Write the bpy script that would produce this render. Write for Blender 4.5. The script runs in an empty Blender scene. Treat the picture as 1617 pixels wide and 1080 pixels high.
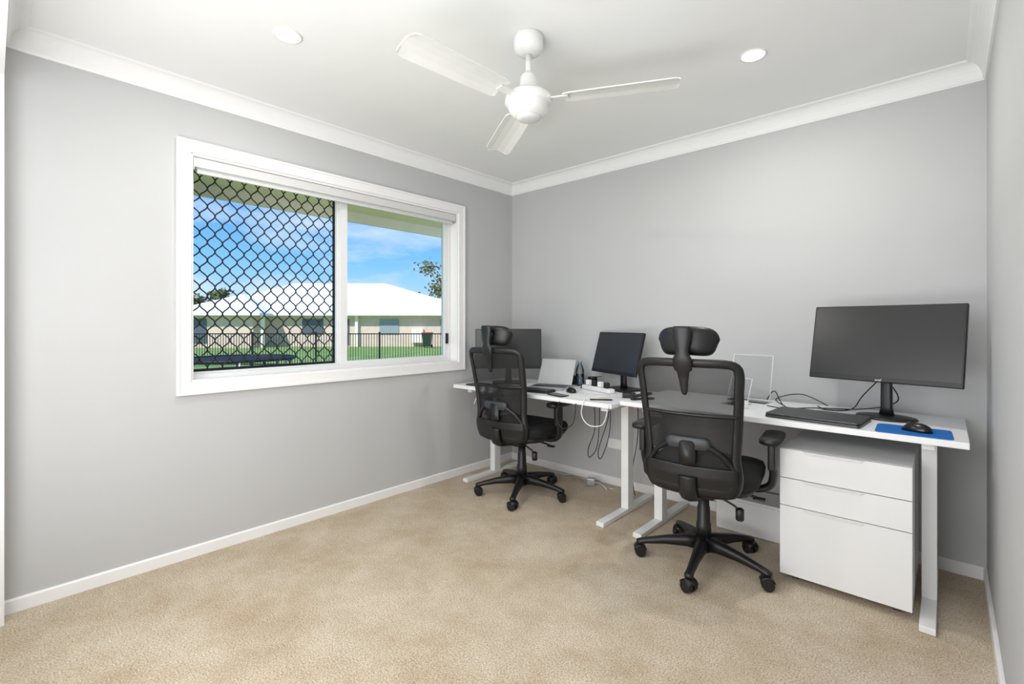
import bpy, bmesh, math, random
from mathutils import Vector, Matrix, Euler
random.seed(7)
scene = bpy.context.scene
try:
    scene.view_settings.view_transform = 'Standard'
    scene.view_settings.look = 'None'
except Exception:
    pass
COL = scene.collection

# ------------------------------------------------------------ materials
def s2l(c):
    return tuple(((v/255)/12.92 if v/255 <= 0.04045 else ((v/255+0.055)/1.055)**2.4) for v in c)

def mat(name, rgb, rough=0.5, metal=0.0, spec=0.5, noise=None, bump=None, emit=None, coat=0.0):
    m = bpy.data.materials.new(name); m.use_nodes = True
    nt = m.node_tree; b = nt.nodes['Principled BSDF']
    c = s2l(rgb) + (1,)
    b.inputs['Base Color'].default_value = c
    b.inputs['Roughness'].default_value = rough
    b.inputs['Metallic'].default_value = metal
    b.inputs['Specular IOR Level'].default_value = spec
    if coat: b.inputs['Coat Weight'].default_value = coat
    tc = nt.nodes.new('ShaderNodeTexCoord')
    if noise is None: noise = (8, 0.03)
    sc, amt = noise
    n = nt.nodes.new('ShaderNodeTexNoise'); n.inputs['Scale'].default_value = sc; n.inputs['Detail'].default_value = 4
    nt.links.new(tc.outputs['Object'], n.inputs['Vector'])
    r = nt.nodes.new('ShaderNodeValToRGB')
    r.color_ramp.elements[0].position = 0.3; r.color_ramp.elements[1].position = 0.7
    r.color_ramp.elements[0].color = tuple(v*(1-amt) for v in c[:3])+(1,)
    r.color_ramp.elements[1].color = tuple(min(1, v*(1+amt)) for v in c[:3])+(1,)
    nt.links.new(n.outputs['Fac'], r.inputs['Fac'])
    nt.links.new(r.outputs['Color'], b.inputs['Base Color'])
    if bump:
        n2 = nt.nodes.new('ShaderNodeTexNoise'); n2.inputs['Scale'].default_value = bump[0]; n2.inputs['Detail'].default_value = 3
        nt.links.new(tc.outputs['Object'], n2.inputs['Vector'])
        bp = nt.nodes.new('ShaderNodeBump'); bp.inputs['Strength'].default_value = bump[1]; bp.inputs['Distance'].default_value = bump[2] if len(bump) > 2 else 0.002
        nt.links.new(n2.outputs['Fac'], bp.inputs['Height']); nt.links.new(bp.outputs['Normal'], b.inputs['Normal'])
    if emit:
        b.inputs['Emission Color'].default_value = s2l(emit[0])+(1,)
        b.inputs['Emission Strength'].default_value = emit[1]
    return m

M = {}
M['wall'] = mat('wall_paint', (189,190,191), 0.7, spec=0.25, noise=(3,0.012), bump=(250,0.08,0.001))
M['ceil'] = mat('ceiling_paint', (236,237,237), 0.8, spec=0.2, noise=(3,0.01))
M['trim'] = mat('trim_gloss_white', (236,236,236), 0.35, noise=(4,0.01))
M['alu'] = mat('white_aluminium', (226,227,228), 0.35, noise=(4,0.01))
M['blind'] = mat('roller_blind', (208,209,208), 0.75, noise=(60,0.03))
M['desk'] = mat('desk_laminate', (234,235,238), 0.38, noise=(5,0.01))
M['dmetal'] = mat('powder_coat_white', (230,231,231), 0.4, noise=(5,0.01))
M['cab'] = mat('cabinet_white', (228,229,230), 0.42, noise=(5,0.01))
M['gap'] = mat('cabinet_gap', (120,120,122), 0.6)
M['black'] = mat('black_plastic', (20,20,22), 0.42, noise=(20,0.15), bump=(400,0.15,0.0005))
M['blackg'] = mat('black_gloss', (14,14,16), 0.22)
M['fabric'] = mat('black_fabric', (15,16,18), 0.9, noise=(300,0.4), bump=(600,0.5,0.001))
M['leather'] = mat('headrest_vinyl', (20,20,22), 0.38, noise=(30,0.2))
M['lumb'] = mat('dark_grey_plastic', (52,54,58), 0.4)
M['screen'] = mat('monitor_screen', (32,33,35), 0.28, noise=(2,0.05))
M['screen2'] = mat('monitor_screen_matte', (44,47,52), 0.3, noise=(2,0.05))
M['dgrey'] = mat('dark_grey_metal', (58,59,62), 0.4, metal=0.4)
M['silver'] = mat('silver_metal', (190,192,195), 0.35, metal=0.5)
M['pale'] = mat('laptop_screen_reflection', (190,193,194), 0.3)  # pale reflection on the laptop screen put into its base colour
M['blue'] = mat('blue_mousepad', (0,104,186), 0.7, noise=(200,0.06))
M['whitep'] = mat('white_plastic', (234,234,234), 0.4)
M['paper'] = mat('paper', (235,233,228), 0.9)
M['bluelid'] = mat('blue_cap', (120,170,200), 0.4)
M['chrome'] = mat('caster_metal', (150,150,152), 0.3, metal=1.0)
M['fan'] = mat('fan_white', (228,229,227), 0.35)
M['soffit'] = mat('soffit_cream', (250,238,200), 0.7)
M['gutter'] = mat('gutter_white', (245,240,225), 0.5)
M['grille'] = mat('grille_black', (22,20,20), 0.45)
M['roof'] = mat('roof_white', (238,238,240), 0.6)
M['brick'] = mat('render_beige', (222,200,186), 0.85, noise=(3,0.05))
M['dkwin'] = mat('outdoor_window_dark', (90,98,108), 0.2)
M['shut'] = mat('shutter_grey', (150,158,166), 0.5)
M['fence'] = mat('fence_black', (20,20,22), 0.5)
M['leaf'] = mat('leaves', (110,114,76), 0.8, noise=(2,0.35))
M['bark'] = mat('bark', (120,104,88), 0.9, noise=(6,0.3))
M['red'] = mat('red_lid', (190,50,40), 0.5)
M['green'] = mat('bin_green', (40,60,45), 0.5)
M['lamp'] = mat('downlight_diffuser', (255,255,255), 0.5, emit=((255,250,240), 6.0))
M['fanlens'] = mat('fan_motor_cap', (214,216,216), 0.3)
M['textw'] = mat('label_white', (215,215,215), 0.5)

def carpet_mat():
    m = bpy.data.materials.new('carpet'); m.use_nodes = True; nt = m.node_tree; b = nt.nodes['Principled BSDF']
    b.inputs['Roughness'].default_value = 0.95; b.inputs['Specular IOR Level'].default_value = 0.1
    tc = nt.nodes.new('ShaderNodeTexCoord')
    big = nt.nodes.new('ShaderNodeTexNoise'); big.inputs['Scale'].default_value = 3.2; big.inputs['Detail'].default_value = 9; big.inputs['Roughness'].default_value = 0.75; big.inputs['Distortion'].default_value = 0.2
    fine = nt.nodes.new('ShaderNodeTexNoise'); fine.inputs['Scale'].default_value = 170; fine.inputs['Detail'].default_value = 3; fine.inputs['Roughness'].default_value = 0.7
    for n in (big, fine): nt.links.new(tc.outputs['Object'], n.inputs['Vector'])
    r1 = nt.nodes.new('ShaderNodeValToRGB'); e = r1.color_ramp.elements
    e[0].position = 0.34; e[0].color = s2l((206,187,160))+(1,)
    e[1].position = 0.62; e[1].color = s2l((231,218,198))+(1,)
    nt.links.new(big.outputs['Fac'], r1.inputs['Fac'])
    r2 = nt.nodes.new('ShaderNodeValToRGB'); e = r2.color_ramp.elements
    e[0].position = 0.33; e[0].color = (0.30,0.27,0.24,1)
    e[1].position = 0.60; e[1].color = (1.0,1.0,1.0,1)
    nt.links.new(fine.outputs['Fac'], r2.inputs['Fac'])
    mx = nt.nodes.new('ShaderNodeMix'); mx.data_type = 'RGBA'; mx.blend_type = 'MULTIPLY'; mx.inputs['Factor'].default_value = 0.78
    nt.links.new(r1.outputs['Color'], mx.inputs['A']); nt.links.new(r2.outputs['Color'], mx.inputs['B'])
    nt.links.new(mx.outputs['Result'], b.inputs['Base Color'])
    bp = nt.nodes.new('ShaderNodeBump'); bp.inputs['Strength'].default_value = 0.8; bp.inputs['Distance'].default_value = 0.007
    nt.links.new(fine.outputs['Fac'], bp.inputs['Height']); nt.links.new(bp.outputs['Normal'], b.inputs['Normal'])
    return m
M['carpet'] = carpet_mat()
M['grass'] = mat('grass', (134,162,86), 0.95, noise=(1.3,0.22), bump=(40,0.5,0.02))

def clear_mat(name, tint=(1,1,1), gl=0.08, rough=0.02):
    m = bpy.data.materials.new(name); m.use_nodes = True; nt = m.node_tree
    for n in list(nt.nodes): nt.nodes.remove(n)
    o = nt.nodes.new('ShaderNodeOutputMaterial'); t = nt.nodes.new('ShaderNodeBsdfTransparent'); t.inputs['Color'].default_value = tint+(1,)
    g = nt.nodes.new('ShaderNodeBsdfGlossy'); g.inputs['Roughness'].default_value = rough
    lw = nt.nodes.new('ShaderNodeLayerWeight'); lw.inputs['Blend'].default_value = gl
    mx = nt.nodes.new('ShaderNodeMixShader')
    nt.links.new(lw.outputs['Fresnel'], mx.inputs[0]); nt.links.new(t.outputs[0], mx.inputs[1]); nt.links.new(g.outputs[0], mx.inputs[2]); nt.links.new(mx.outputs[0], o.inputs[0])
    return m
M['glass'] = clear_mat('window_glass', (0.98,0.99,0.99), 0.04)
M['acrylic'] = clear_mat('clear_acrylic', (0.975,0.98,0.98), 0.06, 0.03)
M['pet'] = clear_mat('clear_bottle_plastic', (0.86,0.92,0.95), 0.35, 0.08)

def mesh_mat(name, frac, scale=420):
    m = bpy.data.materials.new(name); m.use_nodes = True; nt = m.node_tree; b = nt.nodes['Principled BSDF']
    b.inputs['Base Color'].default_value = s2l((22,22,24))+(1,); b.inputs['Roughness'].default_value = 0.7
    tc = nt.nodes.new('ShaderNodeTexCoord'); sep = nt.nodes.new('ShaderNodeSeparateXYZ')
    nt.links.new(tc.outputs['Object'], sep.inputs[0])
    outs = []
    for ax in ('X', 'Z'):
        mu = nt.nodes.new('ShaderNodeMath'); mu.operation = 'MULTIPLY'; mu.inputs[1].default_value = scale
        nt.links.new(sep.outputs[ax], mu.inputs[0])
        fr = nt.nodes.new('ShaderNodeMath'); fr.operation = 'FRACT'; nt.links.new(mu.outputs[0], fr.inputs[0])
        gt = nt.nodes.new('ShaderNodeMath'); gt.operation = 'GREATER_THAN'; gt.inputs[1].default_value = frac
        nt.links.new(fr.outputs[0], gt.inputs[0]); outs.append(gt)
    mul = nt.nodes.new('ShaderNodeMath'); mul.operation = 'MULTIPLY'
    nt.links.new(outs[0].outputs[0], mul.inputs[0]); nt.links.new(outs[1].outputs[0], mul.inputs[1])
    inv = nt.nodes.new('ShaderNodeMath'); inv.operation = 'SUBTRACT'; inv.inputs[0].default_value = 1.0
    nt.links.new(mul.outputs[0], inv.inputs[1]); nt.links.new(inv.outputs[0], b.inputs['Alpha'])
    return m
M['mesh'] = mesh_mat('chair_mesh', 0.50)

# ------------------------------------------------------------ helpers
def empty(name, loc=(0,0,0), rz=0.0):
    e = bpy.data.objects.new(name, None); e.empty_display_size = 0.1
    e.location = loc; e.rotation_euler = (0,0,rz); COL.objects.link(e); return e

def add(name, verts, faces, m, parent=None, smooth=False, loc=(0,0,0), rot=(0,0,0)):
    me = bpy.data.meshes.new(name); me.from_pydata([tuple(v) for v in verts], [], faces); me.update()
    bm = bmesh.new(); bm.from_mesh(me); bmesh.ops.recalc_face_normals(bm, faces=bm.faces); bm.to_mesh(me); bm.free()
    o = bpy.data.objects.new(name, me); COL.objects.link(o)
    if m: me.materials.append(m)
    if smooth:
        for p in me.polygons: p.use_smooth = True
    o.location = loc; o.rotation_euler = rot
    if parent: o.parent = parent
    return o

def boxv(c, s):
    x,y,z = c; a,b,d = s[0]/2, s[1]/2, s[2]/2
    v = [(x+i*a,y+j*b,z+k*d) for i in (-1,1) for j in (-1,1) for k in (-1,1)]
    f = [(0,1,3,2),(4,6,7,5),(0,4,5,1),(2,3,7,6),(0,2,6,4),(1,5,7,3)]
    return v, f

def box(name, c, s, m, parent=None, bevel=0.0, rot=(0,0,0), seg=2):
    v, f = boxv((0,0,0), s)
    o = add(name, v, f, m, parent, loc=c, rot=rot)
    if bevel > 0:
        bm = bmesh.new(); bm.from_mesh(o.data)
        bmesh.ops.bevel(bm, geom=bm.edges[:], offset=min(bevel, min(s)*0.49), segments=seg, profile=0.5, affect='EDGES')
        bm.to_mesh(o.data); bm.free()
        for p in o.data.polygons: p.use_smooth = True
        try:
            md = o.modifiers.new('wn', 'WEIGHTED_NORMAL'); md.keep_sharp = True
        except Exception: pass
    return o

def boxes(name, lst, m, parent=None, loc=(0,0,0), rot=(0,0,0)):
    V, F = [], []
    for c, s in lst:
        v, f = boxv(c, s); n = len(V); V += v; F += [tuple(i+n for i in q) for q in f]
    return add(name, V, F, m, parent, loc=loc, rot=rot)

def b2(x0,x1,y0,y1,z0,z1):
    return ((x0+x1)/2,(y0+y1)/2,(z0+z1)/2),(abs(x1-x0),abs(y1-y0),abs(z1-z0))

def rings(name, R, m, parent=None, smooth=True, cap=True, closed=False, loc=(0,0,0), rot=(0,0,0)):
    n = len(R[0]); V = [p for r in R for p in r]; F = []
    k = len(R)
    for i in range(k if closed else k-1):
        a = i*n; b = ((i+1) % k)*n
        for j in range(n):
            F.append((a+j, a+(j+1) % n, b+(j+1) % n, b+j))
    if cap and not closed:
        F.append(tuple(range(n))); F.append(tuple((k-1)*n+j for j in range(n)))
    return add(name, V, F, m, parent, smooth, loc, rot)

def lathe(name, prof, m, parent=None, seg=32, loc=(0,0,0), rot=(0,0,0), smooth=True):
    R = [[(r*math.cos(2*math.pi*j/seg), r*math.sin(2*math.pi*j/seg), z) for j in range(seg)] for r, z in prof]
    o = rings(name, R, m, parent, smooth, True, False, loc, rot)
    if smooth:
        o.data.polygons[-1].use_smooth = False; o.data.polygons[-2].use_smooth = False
    return o

def cyl(name, p0, p1, r0, m, parent=None, r1=None, seg=20):
    p0 = Vector(p0); p1 = Vector(p1); d = p1-p0; L = d.length
    if r1 is None: r1 = r0
    q = d.to_track_quat('Z', 'Y')
    o = lathe(name, [(r0,0),(r1,L)], m, parent, seg)
    o.location = p0; o.rotation_euler = q.to_euler(); return o

def smooth_pts(pts, n=6):
    P = [Vector(p) for p in pts]; out = []
    if len(P) < 3: return P
    for i in range(len(P)-1):
        p0 = P[max(i-1,0)]; p1 = P[i]; p2 = P[i+1]; p3 = P[min(i+2,len(P)-1)]
        for k in range(n):
            t = k/n
            out.append(0.5*((2*p1)+(-p0+p2)*t+(2*p0-5*p1+4*p2-p3)*t*t+(-p0+3*p1-3*p2+p3)*t**3))
    out.append(P[-1]); return out

def tube(name, pts, r, m, parent=None, smooth=True, seg=8, sx=1.0, n=6):
    P = smooth_pts(pts, n) if smooth else [Vector(p) for p in pts]
    up = Vector((0,0,1)); R = []
    prev = None
    for i, p in enumerate(P):
        t = (P[min(i+1,len(P)-1)]-P[max(i-1,0)]).normalized()
        if prev is None:
            a = up if abs(t.z) < 0.9 else Vector((1,0,0))
            u = t.cross(a).normalized()
        else:
            u = (prev - t*prev.dot(t))
            u = u.normalized() if u.length > 1e-6 else t.orthogonal().normalized()
        prev = u; w = t.cross(u)
        rr = r(i/(len(P)-1)) if callable(r) else r
        R.append([p+u*math.cos(2*math.pi*j/seg)*rr*sx+w*math.sin(2*math.pi*j/seg)*rr for j in range(seg)])
    return rings(name, R, m, parent)

def rrect(w, h, r, n=5):
    pts = []
    for cx, cy, a0 in ((w/2-r,h/2-r,0),(-w/2+r,h/2-r,90),(-w/2+r,-h/2+r,180),(w/2-r,-h/2+r,270)):
        for k in range(n+1):
            a = math.radians(a0+90*k/n); pts.append((cx+r*math.cos(a), cy+r*math.sin(a)))
    return pts

def plate(name, w, d, h, r, m, parent=None, loc=(0,0,0), rot=(0,0,0), edge=0.002):
    e = min(edge, h*0.45)
    R = []
    for ins, z in ((e,0),(0,e),(0,h-e),(e,h)):
        R.append([(x*(1-2*ins/w), y*(1-2*ins/d), z) for x, y in rrect(w, d, r)])
    o = rings(name, R, m, parent, True, True, False, loc, rot)
    for p in o.data.polygons: p.use_smooth = False
    return o

# ------------------------------------------------------------ room
W = 2.94; CZ = 2.375; YF = -3.035; YB = -3.75; CB = 2.287
oy0, oy1, oz0, oz1 = -2.395, -0.622, 0.877, 2.032
boxes('wall_left', [b2(-0.2,0,YB,oy0,0,CZ+0.1), b2(-0.2,0,oy1,0.15,0,CZ+0.1), b2(-0.2,0,oy0,oy1,0,oz0), b2(-0.2,0,oy0,oy1,oz1,CZ+0.1)], M['wall'])
boxes('wall_back', [b2(0,W+0.15,0,0.15,0,CZ+0.1)], M['wall'])
boxes('wall_right', [b2(W,W+0.15,YB,0,0,CZ+0.1)], M['wall'])
boxes('wall_front', [b2(0,0.10,YF-0.09,YF,0,CZ), b2(0.10,W,YF-0.09,YF,2.14,CZ), b2(-0.2,W+0.15,YB-0.1,YB,0,CZ+0.1)], M['ceil'])
boxes('floor', [b2(-0.2,W+0.15,YB-0.1,0.15,-0.1,0)], M['carpet'])
boxes('ceiling', [b2(-0.2,W+0.15,YB-0.1,0.15,CZ,CZ+0.1)], M['ceil'])
bh = 0.056
def baseboard(name, a, b, nrm):
    a = Vector(a); b = Vector(b); n = Vector(nrm)
    prof = [(0,0),(0.012,0),(0.012,bh-0.006),(0.006,bh),(0,bh)]
    R = [[p+n*u+Vector((0,0,v)) for u, v in prof] for p in (a,b)]
    return rings(name, R, M['trim'], None, False)
baseboard('baseboard_left', (0,YF,0), (0,0,0), (1,0,0))
baseboard('baseboard_back', (0,0,0), (W,0,0), (0,-1,0))
baseboard('baseboard_right', (W,0,0), (W,YF-0.5,0), (-1,0,0))
def cornice():
    prof = [(0,0),(0.008,0),(0.012,0.008)]
    D = 0.07; H = CZ-CB
    for k in range(7):
        a = math.radians(90*k/6)
        prof.append((0.014+(D-0.022)*(1-math.cos(a)), 0.010+(H-0.018)*math.sin(a)))
    prof += [(D-0.004,H-0.006),(D,H-0.001),(D,H),(0,H)]
    R = []
    for cx, cy, sx, sy in ((0,0,1,-1),(W,0,-1,-1),(W,YF,-1,1),(0,YF,1,1)):
        R.append([(cx+sx*u, cy+sy*u, CB+v) for u, v in prof])
    return rings('trim_1', R, M['ceil'], None, False, False, True)
cornice()

# ------------------------------------------------------------ window
win = empty('window_1', (0,(oy0+oy1)/2,0))
wy = (oy0+oy1)/2
def wb(name, lst, m):
    return boxes(name, [((c[0],c[1]-wy,c[2]),s) for c,s in lst], m, win)
aw = 0.06
wb('architrave', [b2(0,0.016,oy0-aw,oy0,oz0-aw,oz1+aw), b2(0,0.016,oy1,oy1+aw,oz0-aw,oz1+aw), b2(0,0.016,oy0,oy1,oz1,oz1+aw), b2(0,0.016,oy0,oy1,oz0-aw,oz0)], M['trim'])
wb('architrave_bead', [b2(0.016,0.021,oy0-aw,oy0-aw+0.012,oz0-aw,oz1+aw), b2(0.016,0.021,oy1+aw-0.012,oy1+aw,oz0-aw,oz1+aw), b2(0.016,0.021,oy0-aw+0.012,oy1+aw-0.012,oz1+aw-0.012,oz1+aw), b2(0.016,0.021,oy0-aw+0.012,oy1+aw-0.012,oz0-aw,oz0-aw+0.012)], M['trim'])
wb('reveal', [b2(-0.15,0.004,oy0,oy0+0.012,oz0,oz1), b2(-0.15,0.004,oy1-0.012,oy1,oz0,oz1), b2(-0.15,0.004,oy0+0.012,oy1-0.012,oz1-0.012,oz1), b2(-0.15,0.004,oy0+0.012,oy1-0.012,oz0,oz0+0.012)], M['trim'])
fy0, fy1, fz0, fz1 = oy0+0.012, oy1-0.012, oz0+0.012, oz1-0.012
my = -1.527
wb('frame', [b2(-0.14,-0.07,fy0,fy0+0.02,fz0,fz1), b2(-0.14,-0.07,fy1-0.025,fy1,fz0,fz1), b2(-0.14,-0.07,fy0+0.02,fy1-0.025,fz1-0.03,fz1), b2(-0.14,-0.07,fy0+0.02,fy1-0.025,fz0,fz0+0.02)], M['alu'])
wb('sash', [b2(-0.10,-0.075,my-0.022,my+0.022,fz0+0.02,fz1-0.03), b2(-0.10,-0.075,fy1-0.055,fy1-0.025,fz0+0.02,fz1-0.03),
            b2(-0.10,-0.075,my+0.022,fy1-0.055,fz0+0.02,fz0+0.042), b2(-0.10,-0.075,my+0.022,fy1-0.055,fz1-0.052,fz1-0.03)], M['alu'])
wb('fixed_light_frame', [b2(-0.13,-0.105,my-0.035,my+0.0,fz0+0.02,fz1-0.03), b2(-0.13,-0.105,fy0+0.02,fy0+0.028,fz0+0.02,fz1-0.03), b2(-0.13,-0.105,fy0+0.028,my-0.035,fz0+0.02,fz0+0.03)], M['alu'])
wb('glass_right', [b2(-0.09,-0.086,my+0.022,fy1-0.055,fz0+0.042,fz1-0.052)], M['glass'])
wb('glass_left', [b2(-0.12,-0.116,fy0+0.028,my-0.035,fz0+0.03,fz1-0.03)], M['glass'])
wb('latch', [b2(-0.075,-0.06,fy1-0.05,fy1-0.034,1.02,1.10)], M['black'])
gy0, gy1, gz0, gz1 = fy0+0.01, my-0.02, fz0+0.022, fz1-0.01
gx = -0.155
wb('screen_frame', [b2(gx-0.008,gx+0.008,gy0,gy0+0.016,gz0,gz1), b2(gx-0.008,gx+0.008,gy1-0.016,gy1,gz0,gz1), b2(gx-0.008,gx+0.008,gy0+0.016,gy1-0.016,gz0,gz0+0.02), b2(gx-0.008,gx+0.008,gy0+0.016,gy1-0.016,gz1-0.016,gz1)], M['grille'])
s = 0.0365; P = 0.097; ns = int((gy1-gy0)/s)
GV, GF = [], []
for k in range(ns+1):
    yc = gy0+0.004+k*s; n = 132; seg = 6; base0 = len(GV)
    for i in range(n+1):
        z = gz0+(gz1-gz0)*i/n
        ph = 2*math.pi*(z-gz0)/P + (math.pi if k % 2 else 0)
        sv = math.sin(ph); y = yc + (s/2)*(math.copysign(abs(sv)**0.9, sv))
        y = min(max(y, gy0), gy1)
        dy = (s/2)*math.cos(ph)*2*math.pi/P; L = math.sqrt(1+dy*dy)
        ty, tz = 1/L, -dy/L
        for j in range(seg):
            a = 2*math.pi*j/seg
            GV.append((gx+0.004*math.sin(a), y+0.0036*math.cos(a)*ty-wy, z+0.0036*math.cos(a)*tz))
    for i in range(n):
        for j in range(seg):
            a = base0+i*seg; b = a+seg
            GF.append((a+j, a+(j+1)%seg, b+(j+1)%seg, b+j))
add('security_grille', GV, GF, M['grille'], win, True)
rb = empty('roller_blind', (-0.04, wy, 0))
yb0, yb1 = oy0+0.016-wy, oy1-0.016-wy
boxes('cassette', [b2(-0.03,0.032,yb0+0.004,yb1-0.004,oz1-0.062,oz1-0.014)], M['blind'], rb)
boxes('fabric_edge', [b2(0.012,0.015,yb0+0.02,yb1-0.02,oz1-0.078,oz1-0.062), b2(0.006,0.022,yb0+0.02,yb1-0.02,oz1-0.09,oz1-0.076)], M['blind'], rb)
boxes('brackets', [b2(-0.03,0.036,yb0,yb0+0.004,oz1-0.078,oz1-0.012), b2(-0.03,0.036,yb1-0.004,yb1,oz1-0.078,oz1-0.012)], M['silver'], rb)

# ------------------------------------------------------------ exterior
ev = empty('eave', (0,0,0))
boxes('soffit', [b2(-0.84,-0.2,-9,9,2.10,2.13)], M['soffit'], ev)
boxes('fascia', [b2(-0.87,-0.84,-9,9,2.02,2.2)], M['gutter'], ev)
boxes('gutter', [b2(-0.97,-0.87,-9,9,2.08,2.2)], M['gutter'], ev)
boxes('roof_cover', [b2(-0.97,6,-9,9,2.52,2.56), ((-0.55,0,2.34),(0.8,18,0.02))], M['roof'], ev)
GZ = -0.45
boxes('lawn', [b2(-140,-0.2,-60,110,GZ-0.1,GZ)], M['grass'])
cam_p = Vector((2.807,-3.073,1.17)); yaw = math.radians(42.4)
fw = Vector((-math.sin(yaw), math.cos(yaw),0)); rt = Vector((math.cos(yaw), math.sin(yaw),0))
def wp(t, r, z=0): # yard position
    p = Vector((cam_p.x,cam_p.y,0))+fw*t+rt*r; p.z = z; return p
hp = wp(34,0,GZ)
nh = empty('neighbour_house', hp, yaw)
ez = 1.83-GZ; rz = 4.55-GZ
boxes('walls', [b2(-23.0,-2.4,0.6,10,0,ez), b2(-23.0,-17.8,-1.2,0.6,0,ez)], M['brick'], nh)
def hip(name, x0,x1,y0,y1,rx0,rx1,ry,zE,zR):
    V = [(x0,y0,zE),(x1,y0,zE),(x1,y1,zE),(x0,y1,zE),(rx0,ry,zR),(rx1,ry,zR),(x0,y0,zE-0.16),(x1,y0,zE-0.16),(x1,y1,zE-0.16),(x0,y1,zE-0.16)]
    F = [(0,1,5,4),(1,2,5),(2,3,4,5),(3,0,4),(0,6,7,1),(1,7,8,2),(2,8,9,3),(3,9,6,0),(6,9,8,7)]
    add(name, V, F, M['roof'], nh)
hip('roof_main', -23.8,-1.6,-0.1,11,-18.0,-10.5,5.4,ez+0.12,rz)
hip('roof_wing', -23.8,-17.0,-1.9,6,-20.6,-20.2,2.0,ez+0.10,rz-1.15)
boxes('windows_dark', [b2(-22.2,-21.0,-1.24,-1.18,0.3,2.0), b2(-15.2,-13.7,0.55,0.62,0.9,2.0), b2(-12.8,-11.8,0.55,0.62,0.1,2.0)], M['dkwin'], nh)
boxes('garage_and_shutters', [b2(-9.6,-8.2,0.55,0.62,0.9,2.0), b2(-5.2,-3.6,0.55,0.62,0.9,2.0)], M['shut'], nh)
boxes('posts', [b2(-17.4,-17.2,-1.0,-0.8,0,ez), b2(-11.3,-11.1,0.3,0.5,0,ez)], M['gutter'], nh)
boxes('air_conditioner', [b2(-7.2,-6.4,0.2,0.55,0.3,1.3)], M['gutter'], nh)
wbn = empty('wheelie_bin', wp(33.2,-5.9,GZ), yaw)
rings('body', [[(x*k,y*k,z) for x,y in ((-.3,-.35),(.3,-.35),(.3,.35),(-.3,.35))] for k,z in ((0.8,0.08),(1.0,0.98))], M['green'], wbn, False)
boxes('lid', [b2(-.33,.33,-.38,.4,0.98,1.06)], M['red'], wbn)
boxes('wheels', [b2(-.3,-.22,.25,.45,0,.2), b2(.22,.3,.25,.45,0,.2)], M['black'], wbn)
fc = empty('pool_fence', wp(18,0,GZ), yaw)
L = []
x = -17.0
while x < 2.0:
    L.append(b2(x-0.009,x+0.009,-0.009,0.009,0.08,1.28)); x += 0.1
for i in range(9):
    xx = -17.0+2.4*i
    L.append(b2(xx-0.03,xx+0.03,-0.03,0.03,0,1.33))
L.append(b2(-17,2,-0.02,0.02,1.24,1.28)); L.append(b2(-17,2,-0.02,0.02,0.1,0.14))
boxes('pickets_and_rails', L, M['fence'], fc)
tp = empty('trampoline', wp(14,-8.0,GZ), yaw)
R = []
for i in range(40):
    a = 2*math.pi*i/40; R.append([((1.5+0.04*math.cos(b))*math.cos(a),(1.5+0.04*math.cos(b))*math.sin(a),0.62+0.04*math.sin(b)) for b in [k*math.pi/3 for k in range(6)]])
rings('rim', R, M['fence'], tp, True, False, True)
lathe('mat', [(1.45,0.60),(1.45,0.62)], M['fabric'], tp, 40)
for i in range(6):
    a = 2*math.pi*i/6; cyl('leg_%d'%(i+1), (1.5*math.cos(a),1.5*math.sin(a),0), (1.5*math.cos(a),1.5*math.sin(a),0.6), 0.025, M['silver'], tp, seg=8)

def tree(name, p, h, cr, nleaf, clusters, leaf=0.22, trunk=0.12):
    e = empty(name, p)
    tube('trunk', [(0,0,0),(0.1*h*0.1,0,h*0.4),(0,0.05,h*0.85)], lambda t: trunk*(1-0.7*t), M['bark'], e)
    V, F = [], []
    for c in range(clusters):
        cc = Vector((random.gauss(0,cr*0.5), random.gauss(0,cr*0.5), h*random.uniform(0.6,1.0)))
        tube('branch_%d'%(c+1), [(0,0,h*0.45),(cc.x*0.5,cc.y*0.5,(cc.z+h*0.5)/2),tuple(cc)], lambda t: trunk*0.4*(1-0.7*t), M['bark'], e, seg=5)
        for k in range(nleaf//clusters):
            q = cc+Vector((random.gauss(0,1),random.gauss(0,1),random.gauss(0,0.7)))*cr*0.24
            u = Vector((random.uniform(-1,1),random.uniform(-1,1),random.uniform(-1,1))).normalized()*leaf
            v = u.orthogonal().normalized()*leaf*0.6
            n = len(V); V += [q-u, q+v, q+u, q-v]; F.append((n,n+1,n+2,n+3))
    add('foliage', V, F, M['leaf'], e)
    return e
tree('gum_tree', wp(38,-4.9,GZ), 6.6, 1.7, 1100, 9, 0.15)
tree('gum_tree', wp(62,-12.3,GZ), 5.4, 1.5, 800, 8, 0.2)
tree('gum_tree', wp(60,-36.0,GZ), 5.6, 1.6, 800, 8, 0.22)
tree('gum_tree', wp(64,-34.0,GZ), 5.0, 1.6, 700, 8, 0.22)
tree('gum_tree', wp(58,-39.0,GZ), 4.6, 1.8, 800, 8, 0.22)

# ------------------------------------------------------------ downlights & fan
def downlight(x, y):
    e = empty('downlight', (x,y,CZ))
    lathe('ring', [(0.056,0.0),(0.056,-0.004),(0.05,-0.006),(0.046,-0.004),(0.045,0.0)], M['whitep'], e)
    lathe('diffuser', [(0.045,-0.001),(0.045,-0.0045)], M['lamp'], e)
    ld = bpy.data.lights.new('downlight_lamp', 'AREA'); ld.shape = 'DISK'; ld.size = 0.08; ld.energy = 8.5; ld.color = (1,0.97,0.92)
    lo = bpy.data.objects.new('lamp', ld); COL.objects.link(lo); lo.parent = e; lo.location = (0,0,-0.012)
for (x,y) in ((0.775,-2.235),(2.165,-0.77)): downlight(x,y)

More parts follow.
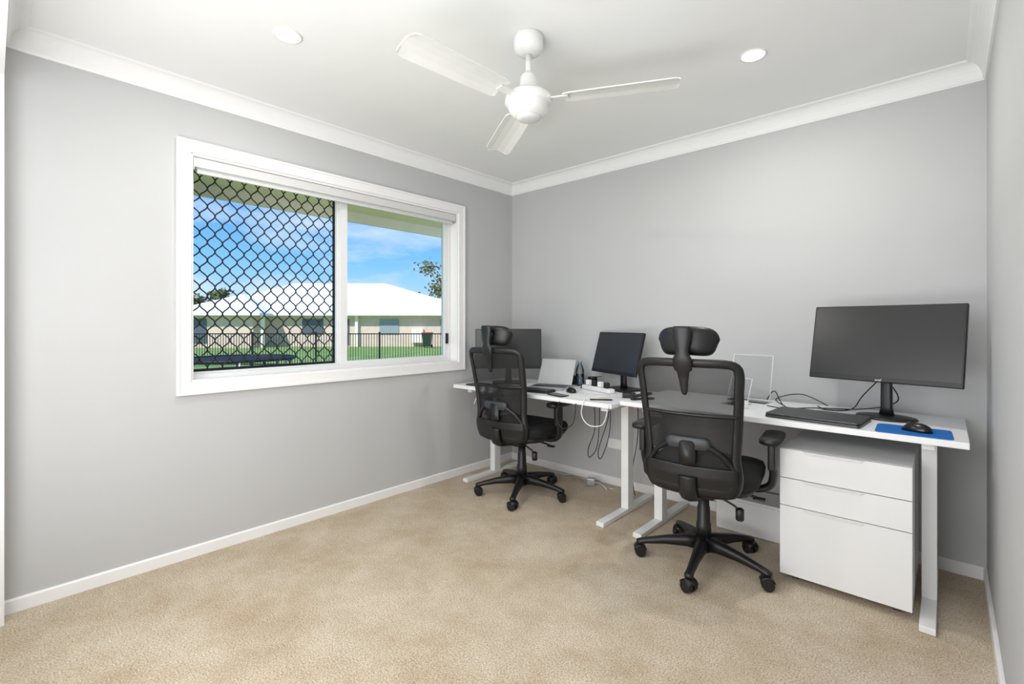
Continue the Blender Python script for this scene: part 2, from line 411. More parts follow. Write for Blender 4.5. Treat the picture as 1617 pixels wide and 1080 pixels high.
fan = empty('ceiling_fan', (1.51,-1.55,0))
lathe('canopy', [(0.058,CZ),(0.062,CZ-0.004),(0.062,CZ-0.05),(0.05,CZ-0.068),(0.03,CZ-0.076),(0.02,CZ-0.078)], M['fan'], fan)
cyl('downrod', (0,0,CZ-0.075), (0,0,CZ-0.20), 0.0125, M['fan'], fan)
lathe('collar', [(0.018,2.225),(0.034,2.205),(0.038,2.165),(0.045,2.145),(0.05,2.13)], M['fan'], fan)
lathe('motor', [(0.045,2.140),(0.080,2.134),(0.094,2.122),(0.098,2.108),(0.098,2.092),(0.094,2.088),(0.086,2.086),(0.082,2.066),(0.07,2.048),(0.045,2.037),(0.0005,2.034)], M['fan'], fan, 48)
lathe('motor_cap', [(0.05,2.0405),(0.048,2.030),(0.03,2.024),(0.0005,2.022)], M['fanlens'], fan, 40)
for i, a in enumerate((27,147,267)):
    a = math.radians(a)
    be = bpy.data.objects.new('blade_carrier_%d'%(i+1), None); COL.objects.link(be); be.parent = fan; be.location = (0,0,2.105); be.rotation_euler = (0,0,a); be.empty_display_size=0.05
    box('bracket', (0.125,0,0), (0.09,0.035,0.006), M['fan'], be, 0.002, rot=(math.radians(8),0,0))
    prof = [(0.15,0.048),(0.17,0.056),(0.30,0.060),(0.45,0.062),(0.57,0.064),(0.592,0.058),(0.60,0.045)]
    V = []; F = []
    for x, hw in prof:
        for yy in (-1,-0.5,0,0.5,1):
            zz = 0.010*(1-yy*yy) + math.tan(math.radians(9))*yy*hw
            V.append((x, yy*hw, zz))
    n0 = len(V); V += [(v[0],v[1],v[2]-0.005) for v in V]
    k = 5
    for r in range(len(prof)-1):
        for c in range(4):
            q = (r*k+c, r*k+c+1, (r+1)*k+c+1, (r+1)*k+c)
            F.append(q); F.append(tuple(n0+i for i in q[::-1]))
    for r in range(len(prof)-1):
        for c in (0,4):
            F.append((r*k+c,(r+1)*k+c,n0+(r+1)*k+c,n0+r*k+c))
    for c in range(4):
        for r in (0,len(prof)-1):
            F.append((r*k+c,r*k+c+1,n0+r*k+c+1,n0+r*k+c))
    add('blade', V, F, M['fan'], be, False)

# ------------------------------------------------------------ desks
def desk(x0,x1,y0,y1,zt,lx0,lx1,fy0,fy1,colx):
    cx, cy = (x0+x1)/2, (y0+y1)/2
    e = empty('standing_desk', (cx,cy,0))
    box('tabletop', (0,0,zt-0.0125), (x1-x0,y1-y0,0.025), M['desk'], e, 0.002)
    for i, lx in enumerate((lx0,lx1)):
        l = lx-cx
        box('foot_%d'%(i+1), (l,(fy0+fy1)/2-cy,0.014), (0.050,fy1-fy0,0.026), M['dmetal'], e, 0.003)
        box('column_%d'%(i+1), (l,colx-cy,0.365), (0.050,0.065,0.68), M['dmetal'], e, 0.003)
        box('top_bracket_%d'%(i+1), (l,0,zt-0.04), (0.04,(y1-y0)*0.82,0.03), M['dmetal'], e, 0.002)
    box('crossbar', ((lx0+lx1)/2-cx,colx-cy+0.05,zt-0.045), (lx1-lx0-0.04,0.03,0.038), M['dmetal'], e, 0.002)
    return e
LZ, RZ = 0.717, 0.732
desk(0.055,1.412,-0.715,-0.06,LZ,0.17,1.325,-0.70,-0.07,-0.38)
desk(1.425,2.868,-0.645,-0.025,RZ,1.555,2.751,-0.69,-0.06,-0.40)

# ------------------------------------------------------------ drawer pedestal
px0,px1,py0,py1,pz0,pz1 = 2.24,2.705,-0.63,-0.09,0.033,0.605
pc = empty('drawer_cabinet', ((px0+px1)/2,(py0+py1)/2,0))
hw = (px1-px0)/2; hd = (py1-py0)/2
boxes('carcass', [b2(-hw,-hw+0.015,-hd+0.018,hd,pz0,pz1), b2(hw-0.015,hw,-hd+0.018,hd,pz0,pz1), b2(-hw+0.015,hw-0.015,-hd+0.018,hd,pz0,pz0+0.015), b2(-hw+0.015,hw-0.015,-hd+0.018,hd,pz1-0.015,pz1), b2(-hw+0.015,hw-0.015,hd-0.01,hd,pz0+0.015,pz1-0.015)], M['cab'], pc)
boxes('interior', [b2(-hw+0.016,hw-0.016,-hd+0.020,-hd+0.024,pz0+0.016,pz1-0.016)], M['gap'], pc)
def drawer(i, z0, z1):
    V2 = [(-hw,z0),(hw,z0),(hw,z1),(-hw,z1)]
    R = [[(x,-hd,z) for x,z in V2],[(x,-hd+0.016,z) for x,z in V2]]
    rings('drawer_front_%d'%i, R, M['cab'], pc, False)
    a, b = -0.13, 0.07
    R = []
    for x,k in ((a-0.012,0.15),(a,1),(b,1),(b+0.012,0.15)):
        R.append([(x,-hd+0.001,z1-0.014*k-0.001),(x,-hd-0.004*k,z1-0.012*k-0.001),(x,-hd-0.007*k,z1-0.001),(x,-hd+0.001,z1)])
    rings('drawer_pull_%d'%i, R, M['cab'], pc, False)
drawer(1, 0.474, pz1-0.001); drawer(2, 0.349, 0.4705); drawer(3, pz0+0.002, 0.3455)
for i,(x,y) in enumerate(((-hw+0.05,-hd+0.06),(hw-0.05,-hd+0.06),(-hw+0.05,hd-0.06),(hw-0.05,hd-0.06))):
    cyl('caster_wheel_%d'%(i+1), (x-0.012,y,0.0145), (x+0.012,y,0.0145), 0.0142, M['chrome'], pc)
    box('caster_fork_%d'%(i+1), (x,y,0.028), (0.034,0.03,0.011), M['chrome'], pc, 0.002)

# ------------------------------------------------------------ monitors
def monitor(name, loc, yawd, tilt, w, h, zc, deskz, round_base=True, label=None, scr='screen', foff=-0.055):
    e = empty(name, (loc[0],loc[1],deskz), math.radians(yawd)); zc = zc-deskz
    if round_base:
        lathe('base', [(0.115,0.0005),(0.118,0.004),(0.115,0.009),(0.06,0.014),(0.022,0.017)], M['black'], e, 40).scale = (1.0,0.82,1)
    else:
        plate('base', 0.24,0.19,0.012,0.03,M['black'],e,(0,0,0.0005))
    rings('stand', [[(x*k,0.01+y,z) for x,y in rrect(0.05,0.03,0.01,3)] for k,z in ((1.2,0.010),(0.9,0.05),(0.8,zc-0.05),(0.8,zc+0.03))], M['black'], e)
    t = -math.radians(tilt)
    p = bpy.data.objects.new('panel', None); COL.objects.link(p); p.parent = e; p.location = (0,foff,zc); p.rotation_euler = (t,0,0); p.empty_display_size=0.05
    box('housing', (0,0.004,0), (w,0.022,h), M['black'], p, 0.004)
    box('housing_rear', (0,0.025,-0.01), (w*0.6,0.03,h*0.55), M['black'], p, 0.01)
    box('mount', (0,0.045,0), (0.075,0.04,0.075), M['black'], p, 0.004)
    box('screen', (0,-0.0076,0.007), (w-0.014,0.0012,h-0.028), M[scr], p)
    if label:
        cu = bpy.data.curves.new('label','FONT'); cu.body = label; cu.size = 0.016; cu.align_x='CENTER'; cu.align_y='CENTER'; cu.extrude=0.0002
        to = bpy.data.objects.new('label', cu); COL.objects.link(to); to.parent = p; to.location = (0,-0.0080,-h/2+0.0085); to.rotation_euler = (math.pi/2,0,0); cu.materials.append(M['textw'])
    return e
monitor('computer_monitor', (2.595,-0.255), -12, 13, 0.575, 0.36, 1.082, RZ, True, 'avel')
monitor('computer_monitor', (1.15,-0.125), -23.4, 15, 0.49, 0.292, 0.972, LZ, False, None, 'screen2', -0.05)
monitor('computer_monitor', (0.315,-0.385), 42.4, 4, 0.50, 0.30, 0.985, LZ, False, None, 'screen', -0.05)

# ------------------------------------------------------------ small things
lp = empty('closed_laptop', (2.36,-0.485,RZ), math.radians(-4))
plate('body', 0.37,0.25,0.011,0.012,M['dgrey'],lp,(0,0,0.001))
plate('lid', 0.368,0.248,0.007,0.012,M['dgrey'],lp,(0,0,0.0135))
box('feet', (0,0,0.0007), (0.3,0.2,0.0012), M['black'], lp)
mp = empty('mouse_pad', (2.703,-0.53,RZ), math.radians(2)); plate('pad', 0.24,0.205,0.003,0.02,M['blue'],mp,(0,0,0.0003))
def mouse(loc, yawd):
    e = empty('computer_mouse', loc, math.radians(yawd))
    R = []
    for k in range(7):
        a = math.pi/2*k/6; rr = math.cos(a)*0.97+0.03; z = 0.034*math.sin(a)
        R.append([(0.030*rr*math.cos(t)*(1-0.1*math.cos(2*t)), 0.052*rr*math.sin(t)-0.006*math.sin(a), z+0.0005) for t in [2*math.pi*j/24 for j in range(24)]])
    rings('shell', R, M['blackg'], e)
    cyl('scroll_wheel', (-0.004,0.026,0.026),(0.004,0.026,0.026),0.008,M['lumb'],e)
    return e
mouse((2.715,-0.535,RZ+0.0035), 70)
mouse((0.955,-0.46,LZ), 60)

def holder(loc, yawd, w, h):
    e = empty('acrylic_document_holder', loc, math.radians(yawd))
    t = 0.003
    def strip(nm, pts):
        V=[];F=[]
        for i,(y,z) in enumerate(pts): V += [(-w/2,y,z),(w/2,y,z)]
        for i in range(len(pts)-1): F.append((2*i,2*i+1,2*i+3,2*i+2))
        o = add(nm,V,F,M['acrylic'],e); md=o.modifiers.new('s','SOLIDIFY'); md.thickness=t; md.offset=0
        return o
    strip('back_panel', [(0.01,0.003),(0.06,h)])
    strip('base_and_lip', [(0.06,0.003),(-0.05,0.003),(-0.045,0.035)])
    for sx in (-1,1):
        tube('edge_%s'%('l' if sx<0 else 'r'), [(sx*w/2,0.01,0.005),(sx*w/2,0.06,h)], 0.0024, M['whitep'], e, False, 6)  # bright outlines of the clear sheet put in as white tubes, top edge too
    tube('edge_top', [(-w/2,0.06,h),(w/2,0.06,h)], 0.0024, M['whitep'], e, False, 6)
holder((1.97,-0.16,RZ), -8, 0.22, 0.26)
holder((1.95,-0.32,RZ), -15, 0.12, 0.14)

ol = empty('open_laptop', (0.715,-0.385,LZ), math.radians(14))
plate('base', 0.27,0.19,0.012,0.01,M['silver'],ol,(0,-0.015,0.001))
plate('keyboard_deck', 0.25,0.10,0.003,0.004,M['black'],ol,(0,0.01,0.0125))
box('screen_lid', (0,0.13,0.105), (0.27,0.007,0.20), M['silver'], ol, 0.003, rot=(math.radians(-28),0,0))
box('screen_panel', (0,0.1253,0.1065), (0.25,0.001,0.18), M['pale'], ol, rot=(math.radians(-28),0,0))
kb = empty('keyboard', (0.68,-0.60,LZ), math.radians(8))
plate('tray', 0.40,0.125,0.012,0.008,M['black'],kb,(0,0,0.001))
KL = []
for r in range(5):
    for c in range(18):
        KL.append(((-0.185+c*0.0218,-0.046+r*0.022,0.0155),(0.018,0.018,0.006)))
boxes('keys', KL, M['lumb'], kb)

bt = empty('water_bottle', (0.80,-0.13,LZ))
lathe('bottle', [(0.026,0.001),(0.031,0.006),(0.031,0.045),(0.0285,0.05),(0.031,0.055),(0.031,0.10),(0.029,0.12),(0.018,0.15),(0.0125,0.16),(0.0125,0.17)], M['pet'], bt, 24)
lathe('water', [(0.025,0.004),(0.0298,0.008),(0.0298,0.085)], clear_mat('water',(0.8,0.9,0.95),0.3,0.02), bt, 24)
lathe('cap', [(0.0145,0.166),(0.0145,0.183),(0.013,0.185)], M['bluelid'], bt, 20)
cp = empty('travel_mug', (0.93,-0.16,LZ)); lathe('body', [(0.026,0.001),(0.032,0.004),(0.035,0.07),(0.035,0.074),(0.03,0.078),(0.012,0.08)], M['blackg'], cp, 24)
dk = empty('docking_station', (0.66,-0.12,LZ), 0.2); box('body', (0,0,0.045), (0.035,0.09,0.088), M['black'], dk, 0.004)
sp = empty('desk_speaker', (0.73,-0.10,LZ), 0.1); box('body', (0,0,0.035), (0.05,0.05,0.068), M['blackg'], sp, 0.006); lathe('cone',[(0.018,0),(0.015,-0.002),(0.006,0.0015)],M['lumb'],sp,20,(0,-0.0255,0.036),(math.pi/2,0,0))
pb = empty('power_board', (1.06,-0.30,LZ), math.radians(-20))
plate('strip', 0.30,0.055,0.03,0.012,M['whitep'],pb,(0,0,0.001),edge=0.005)
for i in range(4):
    box('plug_%d'%(i+1), (-0.10+0.065*i,0,0.05), (0.035,0.03,0.036), M['black' if i%2 else 'whitep'], pb, 0.005)
pa = empty('power_adapter', (1.36,-0.42,LZ), 0.5); box('brick', (0,0,0.017), (0.08,0.05,0.032), M['black'], pa, 0.006)
tube('lead', [(0.035,0,0.015),(0.06,0.04,0.006),(0.04,0.1,0.004),(-0.02,0.17,0.004)], 0.003, M['black'], pa)
pp = empty('paper_sheets', (1.13,-0.56,LZ), math.radians(12)); plate('sheet_1',0.21,0.148,0.0015,0.002,M['paper'],pp,(0,0,0.0004),edge=0.0003); plate('sheet_2',0.15,0.10,0.0015,0.002,M['paper'],pp,(0.06,0.04,0.0021),(0,0,0.5),edge=0.0003)
ph = empty('mobile_phone', (0.98,-0.64,LZ), math.radians(75)); plate('body',0.072,0.145,0.008,0.01,M['blackg'],ph,(0,0,0.0005))
pn = empty('pen', (1.29,-0.62,LZ+0.005), 0.6); cyl('barrel', (-0.07,0,0),(0.06,0,0),0.0045,M['black'],pn,seg=10); cyl('tip',(0.06,0,0),(0.072,0,0),0.0045,M['silver'],pn,0.001,seg=10)
nb = empty('notebook', (0.23,-0.62,LZ), math.radians(5)); plate('cover',0.15,0.12,0.01,0.004,M['dgrey'],nb,(0,0,0.0005))
wbx = empty('charger_block', (2.02,-0.42,RZ), 0.3); box('body',(0,0,0.02),(0.05,0.03,0.038),M['whitep'],wbx,0.005)
ph2 = empty('stapler', (1.50,-0.52,RZ), 1.0); box('base',(0,0,0.006),(0.14,0.03,0.010),M['black'],ph2,0.002); box('arm',(-0.005,0,0.028),(0.125,0.028,0.016),M['black'],ph2,0.005,rot=(0,math.radians(-7),0)); box('hinge',(-0.06,0,0.016),(0.02,0.026,0.03),M['black'],ph2,0.003)

B = M['black']; Wm = M['whitep']
def cable(name, pts, r, m): return tube(name, pts, r, m)
cable('monitor_power_cable', [(2.60,-0.20,0.95),(2.50,-0.16,0.82),(2.45,-0.14,RZ+0.01),(2.36,-0.22,RZ+0.006),(2.30,-0.12,RZ+0.006)], 0.0028, B)
cable('monitor_video_cable', [(2.60,-0.20,0.90),(2.63,-0.12,0.80),(2.50,-0.09,RZ+0.01),(2.30,-0.20,RZ+0.006),(2.18,-0.26,RZ+0.006),(2.10,-0.14,0.80),(2.05,-0.10,RZ+0.01)], 0.0028, B)
cable('laptop_charger_cable', [(2.34,-0.08,RZ+0.006),(2.22,-0.10,0.79),(2.12,-0.20,0.765),(2.2,-0.31,RZ+0.006),(2.10,-0.29,RZ+0.006)], 0.0025, B)
cable('speaker_cable', [(0.95,-0.075,0.79),(0.88,-0.075,0.775),(0.87,-0.20,LZ+0.006),(0.89,-0.25,LZ+0.006),(0.93,-0.24,0.76),(0.99,-0.09,LZ+0.01)], 0.003, B)
cable('hanging_cable', [(0.98,-0.045,LZ),(0.98,-0.03,0.50),(0.94,-0.10,0.26),(0.99,-0.14,0.22),(1.01,-0.06,0.4),(1.0,-0.04,0.66)], 0.003, B)
cable('hanging_cable', [(0.86,-0.045,LZ),(0.87,-0.04,0.4),(0.84,-0.08,0.25),(0.88,-0.12,0.20),(0.91,-0.06,0.3),(0.92,-0.045,0.66)], 0.003, B)
cable('hanging_cable', [(1.22,-0.045,LZ),(1.22,-0.04,0.4),(1.21,-0.10,0.16),(1.24,-0.12,0.006)], 0.003, B)
cable('hanging_cable', [(1.06,-0.73,0.70),(1.04,-0.73,0.60),(1.08,-0.73,0.54),(1.16,-0.73,0.58),(1.18,-0.73,0.70)], 0.0025, B)
cable('phone_charging_cable', [(1.22,-0.68,LZ+0.004),(1.23,-0.722,LZ+0.002),(1.22,-0.73,0.64),(1.27,-0.73,0.585),(1.36,-0.725,0.60),(1.395,-0.724,0.70),(1.39,-0.70,LZ+0.004)], 0.0026, Wm)
cable('desk_white_cable', [(0.80,-0.30,LZ+0.004),(0.88,-0.36,LZ+0.004),(1.05,-0.43,LZ+0.004),(1.18,-0.40,LZ+0.004),(1.26,-0.46,LZ+0.004)], 0.0026, Wm)
cable('earphone_cable', [(0.33,-0.68,LZ+0.004),(0.33,-0.722,LZ),(0.33,-0.73,0.66),(0.30,-0.73,0.60)], 0.0028, Wm)
cable('floor_cable', [(0.40,-0.05,0.008),(0.55,-0.08,0.008),(0.66,-0.05,0.008),(0.80,-0.10,0.02),(0.93,-0.08,0.03),(1.04,-0.12,0.012),(1.12,-0.06,0.008)], 0.005, M['silver'])
cable('floor_cable', [(0.60,-0.12,0.008),(0.72,-0.10,0.03),(0.86,-0.18,0.012),(0.98,-0.17,0.05),(1.06,-0.17,0.012)], 0.004, M['silver'])
fp = empty('plug_adapter', (0.90,-0.13,0), 0.3); box('body', (0,0,0.03),(0.06,0.05,0.055),M['silver'],fp,0.008)
fb = empty('storage_box', (2.0,-0.15,0)); box('body',(0,0,0.09),(0.36,0.2,0.178),M['whitep'],fb,0.01); box('lid',(0,0,0.188),(0.375,0.215,0.018),M['whitep'],fb,0.005)
wo = empty('power_outlet', (1.02,0,0.30)); box('plate',(0,-0.004,0),(0.115,0.008,0.07),M['whitep'],wo,0.002)

# ------------------------------------------------------------ office chairs
def chair(loc, yawd, base_deg, seat_yaw=0):
    e = empty('office_chair', (loc[0],loc[1],0), math.radians(yawd))
    K = M['black']
    lathe('hub', [(0.034,0.065),(0.042,0.07),(0.044,0.12),(0.036,0.135),(0.030,0.14)], K, e, 24)
    lathe('gas_lift_cover', [(0.036,0.13),(0.034,0.20),(0.030,0.205),(0.029,0.28),(0.026,0.285),(0.025,0.37)], K, e, 24)
    for i in range(5):
        a = math.radians(base_deg-yawd+72*i); c, s = math.cos(a), math.sin(a)
        R = []
        for r, hwid, zc, hh in ((0.025,0.030,0.105,0.030),(0.08,0.025,0.108,0.024),(0.18,0.019,0.098,0.017),(0.27,0.016,0.082,0.012),(0.305,0.019,0.074,0.010),(0.318,0.010,0.073,0.008)):
            ring = []
            for (u, v) in ((-1,-1),(1,-1),(1.0,0.3),(0.6,1),(-0.6,1),(-1.0,0.3)):
                ring.append((c*r-s*u*hwid, s*r+c*u*hwid, zc+v*hh))
            R.append(ring)
        rings('base_arm_%d'%(i+1), R, K, e, True)
        cx, cy = c*0.300, s*0.300
        ca = a+0.6+0.9*i
        tx, ty = -math.sin(ca), math.cos(ca)
        cyl('caster_stem_%d'%(i+1), (cx,cy,0.045),(cx,cy,0.075),0.008,K,e,seg=10)
        for sgn in (-1,1):
            q0 = (cx+tx*0.006*sgn, cy+ty*0.006*sgn, 0.0285); q1 = (cx+tx*0.028*sgn, cy+ty*0.028*sgn, 0.0285)
            cyl('caster_wheel_%d_%s'%(i+1,'a' if sgn<0 else 'b'), q0, q1, 0.028, K, e, 0.025, seg=20)
        R = []
        for k in range(7):
            b = math.radians(20+140*k/6); rad = 0.032
            ox, oy = math.cos(ca)*rad*math.cos(b), math.sin(ca)*rad*math.cos(b)
            oz = 0.0285+rad*math.sin(b)
            ox2, oy2 = math.cos(ca)*(rad-0.004)*math.cos(b), math.sin(ca)*(rad-0.004)*math.cos(b); oz2 = 0.0285+(rad-0.004)*math.sin(b)
            R.append([(cx+ox-tx*0.026,cy+oy-ty*0.026,oz),(cx+ox+tx*0.026,cy+oy+ty*0.026,oz),(cx+ox2+tx*0.026,cy+oy2+ty*0.026,oz2),(cx+ox2-tx*0.026,cy+oy2-ty*0.026,oz2)])
        rings('caster_hood_%d'%(i+1), R, K, e, True)
    box('tilt_mechanism', (0,-0.02,0.385), (0.16,0.24,0.055), K, e, 0.012)
    tube('tilt_lever', [(0.07,0.0,0.385),(0.17,0.0,0.380),(0.235,-0.005,0.372)], 0.006, K, e)
    box('lever_paddle', (0.245,-0.005,0.368), (0.05,0.03,0.010), K, e, 0.004)
    tube('tension_knob_arm', [(0.06,-0.09,0.38),(0.15,-0.10,0.35),(0.175,-0.10,0.33)], 0.005, K, e)
    lathe('tension_knob', [(0.014,-0.03),(0.018,-0.025),(0.018,0.02),(0.012,0.025)], K, e, 16, (0.18,-0.10,0.315))
    def seat_ring(w, d, z, r, yo=0.0):
        return [(x*(1 if y < 0 else 1.0-0.08*(y/(d/2))), y+0.035+yo, z-(0.018*max(0,(y/(d/2)))**3)) for x, y in rrect(w, d, r, 6)]
    rings('seat_shell', [seat_ring(0.36,0.36,0.395,0.10), seat_ring(0.46,0.46,0.408,0.11), seat_ring(0.50,0.49,0.437,0.11)], K, e)
    rings('seat_cushion', [seat_ring(0.485,0.475,0.434,0.11), seat_ring(0.515,0.505,0.445,0.12), seat_ring(0.52,0.51,0.478,0.12), seat_ring(0.505,0.495,0.497,0.12), seat_ring(0.46,0.45,0.508,0.12), seat_ring(0.30,0.30,0.510,0.12)], M['fabric'], e)
    for sgn, nm in ((-1,'left'),(1,'right')):
        tube('arm_bracket_'+nm, [(sgn*0.12,0.02,0.400),(sgn*0.23,0.02,0.405),(sgn*0.285,0.02,0.43),(sgn*0.300,0.01,0.48),(sgn*0.298,0.0,0.53)], 0.017, K, e, sx=1.5)
        box('arm_post_'+nm, (sgn*0.298,0.0,0.575), (0.032,0.070,0.13), K, e, 0.008)
        rings('arm_pad_'+nm, [[(sgn*0.295+x*k, 0.03+y*k2, z) for x, y in rrect(0.088,0.25,0.035,5)] for k,k2,z in ((0.7,0.85,0.632),(1,1,0.640),(1,1,0.655),(0.9,0.96,0.662))], K, e)
    z0, z1 = 0.405, 1.022; zc_, hz = (z0+z1)/2, (z1-z0)/2
    def W_(z):
        pts = [(0.40,0.214),(0.50,0.218),(0.60,0.206),(0.70,0.208),(0.85,0.224),(1.03,0.240)]
        for (a,wa),(b,wb_) in zip(pts, pts[1:]):
            if z <= b:
                t = max(0,(z-a)/(b-a)); t = t*t*(3-2*t); return wa+(wb_-wa)*t
        return pts[-1][1]
    def Y_(x, z):
        pts = [(0.42,-0.245),(0.50,-0.262),(0.60,-0.262),(0.72,-0.275),(0.88,-0.31),(1.03,-0.345)]
        y = pts[-1][1]
        for (a,ya),(b,yb) in zip(pts, pts[1:]):
            if z <= b:
                t = max(0,(z-a)/(b-a)); y = ya+(yb-ya)*t; break
        return y + 0.95*x*x
    N = 120; nn = 8.0
    out = []
    for i in range(N):
        t = 2*math.pi*(i+0.5)/N
        ct, st = math.cos(t), math.sin(t)
        z = zc_+hz*math.copysign(abs(st)**(2/nn), st)
        x = W_(z)*math.copysign(abs(ct)**(2/nn), ct)
        out.append(Vector((x,0,z)))
    cum = [0]
    for i in range(N): cum.append(cum[-1]+(out[(i+1)%N]-out[i]).length)
    res = []
    for k in range(N):
        d = cum[-1]*k/N; i = max(j for j in range(N) if cum[j] <= d)
        f = (d-cum[i])/max(1e-9,cum[i+1]-cum[i]); res.append(out[i].lerp(out[(i+1)%N], f))
    out = res
    R = []
    for i in range(N):
        p = out[i]; tg = (out[(i+2)%N]-out[i-2]).normalized(); nrm = Vector((-tg.z,0,tg.x))
        if nrm.dot(Vector((0,0,zc_))-p) < 0: nrm = -nrm
        low = max(0, min(1,(0.56-p.z)/0.12)); low = low*low*(3-2*low)
        wd = 0.019+0.014*low; th = 0.014+0.006*low
        ring = []
        for j in range(10):
            a = 2*math.pi*j/10
            q = p+nrm*(wd+wd*math.cos(a)); ring.append((q.x, Y_(q.x,q.z)+th*math.sin(a), q.z))
        R.append(ring)
    rings('back_frame', R, K, e, True, False, True)
    def panel(nm, za, zb, off, m, k=0.955, thick=0):
        V, F = [], []; nu, nv = 18, 22
        for iv in range(nv+1):
            z = za+(zb-za)*iv/nv; zt = (z-zc_)/hz
            ww = W_(z)*(max(0.0,1-abs(zt)**nn))**(1/nn)*k
            for iu in range(nu+1):
                x = -ww+2*ww*iu/nu; V.append((x, Y_(x,z)+off, z))
        for iv in range(nv):
            for iu in range(nu):
                a = iv*(nu+1)+iu; F.append((a,a+1,a+nu+2,a+nu+1))
        o = add(nm, V, F, m, e, True)
        if thick:
            md = o.modifiers.new('s','SOLIDIFY'); md.thickness = thick; md.offset = 0
        return o
    panel('back_mesh', z0+0.012, z1-0.012, 0.006, M['mesh'])
    panel('lower_shell', z0+0.015, 0.545, -0.012, K, 0.93, 0.012)
    xs = [-1,-0.5,0,0.5,1]
    tube('cross_band', [(W_(0.775)*0.93*u, Y_(W_(0.775)*0.93*u,0.775)-0.010, 0.775) for u in xs], 0.008, K, e, sx=1.0)
    panel('lumbar_mesh', 0.60, 0.772, -0.004, M['mesh'], 0.93)
    rings('lumbar_support', [[(x*k, Y_(0,0.64)-0.012-yo, 0.648+z*k) for x, z in rrect(0.19,0.055,0.025,5)] for k,yo in ((1,-0.004),(1,0.008),(0.85,0.016))], M['lumb'], e)
    rings('lumbar_slider', [[(x*k, Y_(0,0.60)-0.022-yo, 0.605+z) for x, z in rrect(0.075,0.11,0.02,5)] for k,yo in ((1,-0.004),(0.92,0.012))], K, e)
    tube('lumbar_arm_left', [(-0.075,Y_(0,0.6)-0.02,0.645),(-0.14,Y_(0.14,0.59)-0.016,0.60),(-0.188,Y_(0.18,0.53),0.53)], 0.012, K, e)
    tube('lumbar_arm_right', [(0.075,Y_(0,0.6)-0.02,0.645),(0.14,Y_(0.14,0.59)-0.016,0.60),(0.188,Y_(0.18,0.53),0.53)], 0.012, K, e)
    tube('spine_bracket', [(0,-0.08,0.385),(0,-0.20,0.388),(0,-0.262,0.405),(0,-0.280,0.44),(0,-0.286,0.50)], 0.020, K, e, sx=2.0)
    yh = Y_(0,1.0)
    prof = [(0.865,0.008),(0.88,0.014),(0.93,0.020),(0.965,0.026),(0.975,0.038),(1.02,0.042),(1.035,0.034),(1.05,0.027),(1.07,0.030),(1.12,0.040),(1.150,0.041),(1.162,0.034)]
    R = []
    for z, hwid in prof:
        yy = Y_(0,z)-0.016 if z < 1.03 else yh-0.020-(z-1.0)*0.06
        th = 0.009 if z < 0.97 else 0.014
        R.append([(hwid*math.cos(a)*1.0, yy-0.006+th*math.sin(a), z) for a in [2*math.pi*j/14 for j in range(14)]])
    rings('headrest_stalk', R, K, e)
    tube('headrest_hinge', [(-0.03,yh-0.01,1.10),(0.03,yh-0.01,1.10)], 0.02, K, e, False, 12)
    R = []
    for k in range(21):
        u = math.sin(math.pi/2*(-1+2*k/20)); x = 0.125*u
        sq = max(0.02,(1-abs(u)**6))**(1/2.6)
        hh = 0.063*sq; th = 0.024*sq; yc = yh+0.028+0.040*u*u
        zc2 = 1.098
        R.append([(x*(1+0.06*math.sin(a)), yc+th*math.cos(a), zc2+hh*math.copysign(abs(math.sin(a))**0.75, math.sin(a))-0.01*u*u) for a in [2*math.pi*j/20 for j in range(20)]])
    rings('headrest_pad', R, M['leather'], e)
    return e
chair((0.637,-0.595), 4, 12)
chair((1.925,-0.715), 7, -9)

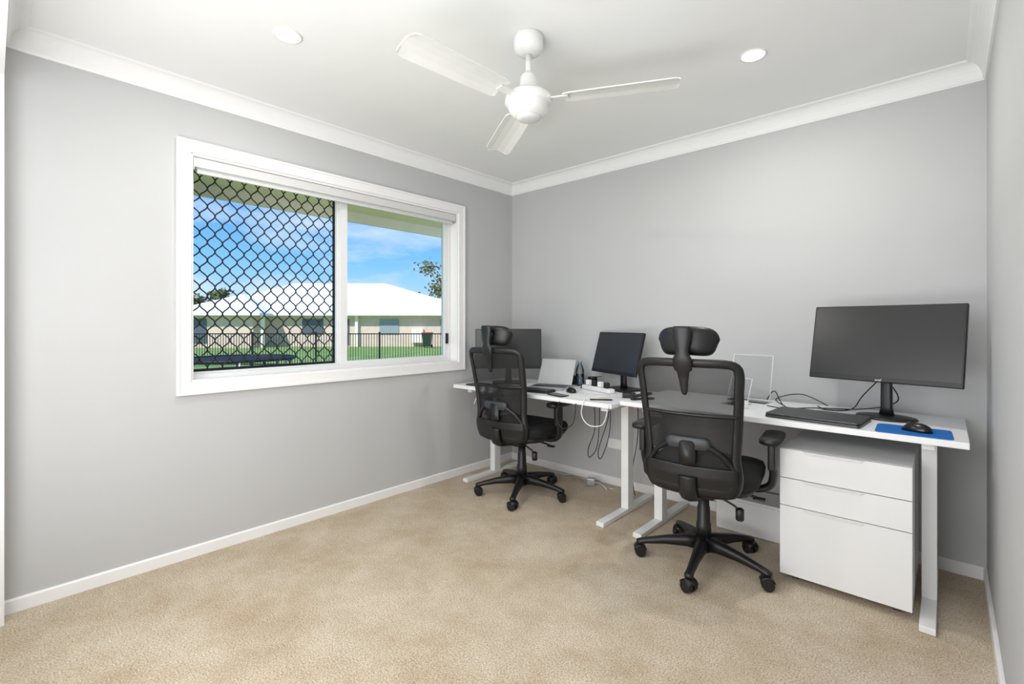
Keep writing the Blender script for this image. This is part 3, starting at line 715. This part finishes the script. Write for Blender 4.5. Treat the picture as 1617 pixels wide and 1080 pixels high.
# ------------------------------------------------------------ world, lights
w = bpy.data.worlds.new('sky'); scene.world = w; w.use_nodes = True; nt = w.node_tree
bg = nt.nodes['Background']; tc = nt.nodes.new('ShaderNodeTexCoord'); sep = nt.nodes.new('ShaderNodeSeparateXYZ')
nt.links.new(tc.outputs['Generated'], sep.inputs[0])
rp = nt.nodes.new('ShaderNodeValToRGB'); e = rp.color_ramp.elements
e[0].position = 0.0; e[0].color = s2l((196,226,250))+(1,)
e[1].position = 0.28; e[1].color = s2l((56,142,232))+(1,)
x = rp.color_ramp.elements.new(0.12); x.color = s2l((128,192,248))+(1,)
nt.links.new(sep.outputs['Z'], rp.inputs['Fac'])
mp_ = nt.nodes.new('ShaderNodeMapping'); mp_.inputs['Scale'].default_value = (1.0,1.0,3.2)
nt.links.new(tc.outputs['Generated'], mp_.inputs['Vector'])
nz = nt.nodes.new('ShaderNodeTexNoise'); nz.inputs['Scale'].default_value = 4.0; nz.inputs['Detail'].default_value = 8; nz.inputs['Roughness'].default_value = 0.55
nt.links.new(mp_.outputs['Vector'], nz.inputs['Vector'])
cr = nt.nodes.new('ShaderNodeValToRGB'); cr.color_ramp.elements[0].position = 0.47; cr.color_ramp.elements[1].position = 0.80
nt.links.new(nz.outputs['Fac'], cr.inputs['Fac'])
mx = nt.nodes.new('ShaderNodeMix'); mx.data_type = 'RGBA'
nt.links.new(cr.outputs['Color'], mx.inputs['Factor']); nt.links.new(rp.outputs['Color'], mx.inputs['A']); mx.inputs['B'].default_value = (0.80,0.86,0.95,1)
nt.links.new(mx.outputs['Result'], bg.inputs['Color']); bg.inputs['Strength'].default_value = 1.2

sl = bpy.data.lights.new('sun','SUN'); sl.energy = 4.2; sl.angle = math.radians(1); sl.color = (1,0.96,0.9)
so = bpy.data.objects.new('sun', sl); COL.objects.link(so)
so.rotation_euler = Vector((-0.25,0.75,-0.8)).to_track_quat('-Z','Y').to_euler()

def area(name, loc, target, sx, sy, en, col=(1,1,1)):
    l = bpy.data.lights.new(name,'AREA'); l.shape='RECTANGLE'; l.size=sx; l.size_y=sy; l.energy=en; l.color=col
    o = bpy.data.objects.new(name,l); COL.objects.link(o); o.location=loc
    o.rotation_euler=(Vector(target)-Vector(loc)).to_track_quat('-Z','Y').to_euler(); return o
area('unseen_soft_fill', (1.8,-3.45,1.65), (1.5,0,0.9), 2.0, 0.8, 29)  # soft fill added out of view behind the camera, not a room fixture
area('unseen_ceiling_fill', (1.8,-3.45,0.6), (1.5,-1.0,2.4), 2.0, 0.6, 29)  # unseen upward fill added to brighten the ceiling, no such fixture here

cd = bpy.data.cameras.new('camera'); co = bpy.data.objects.new('camera', cd); COL.objects.link(co)
co.location = cam_p; co.rotation_euler = (math.pi/2,0,yaw)
cd.sensor_width = 36; cd.lens = 753*36/1617; cd.shift_y = -28/1617; cd.clip_start = 0.02; cd.clip_end = 400
scene.camera = co
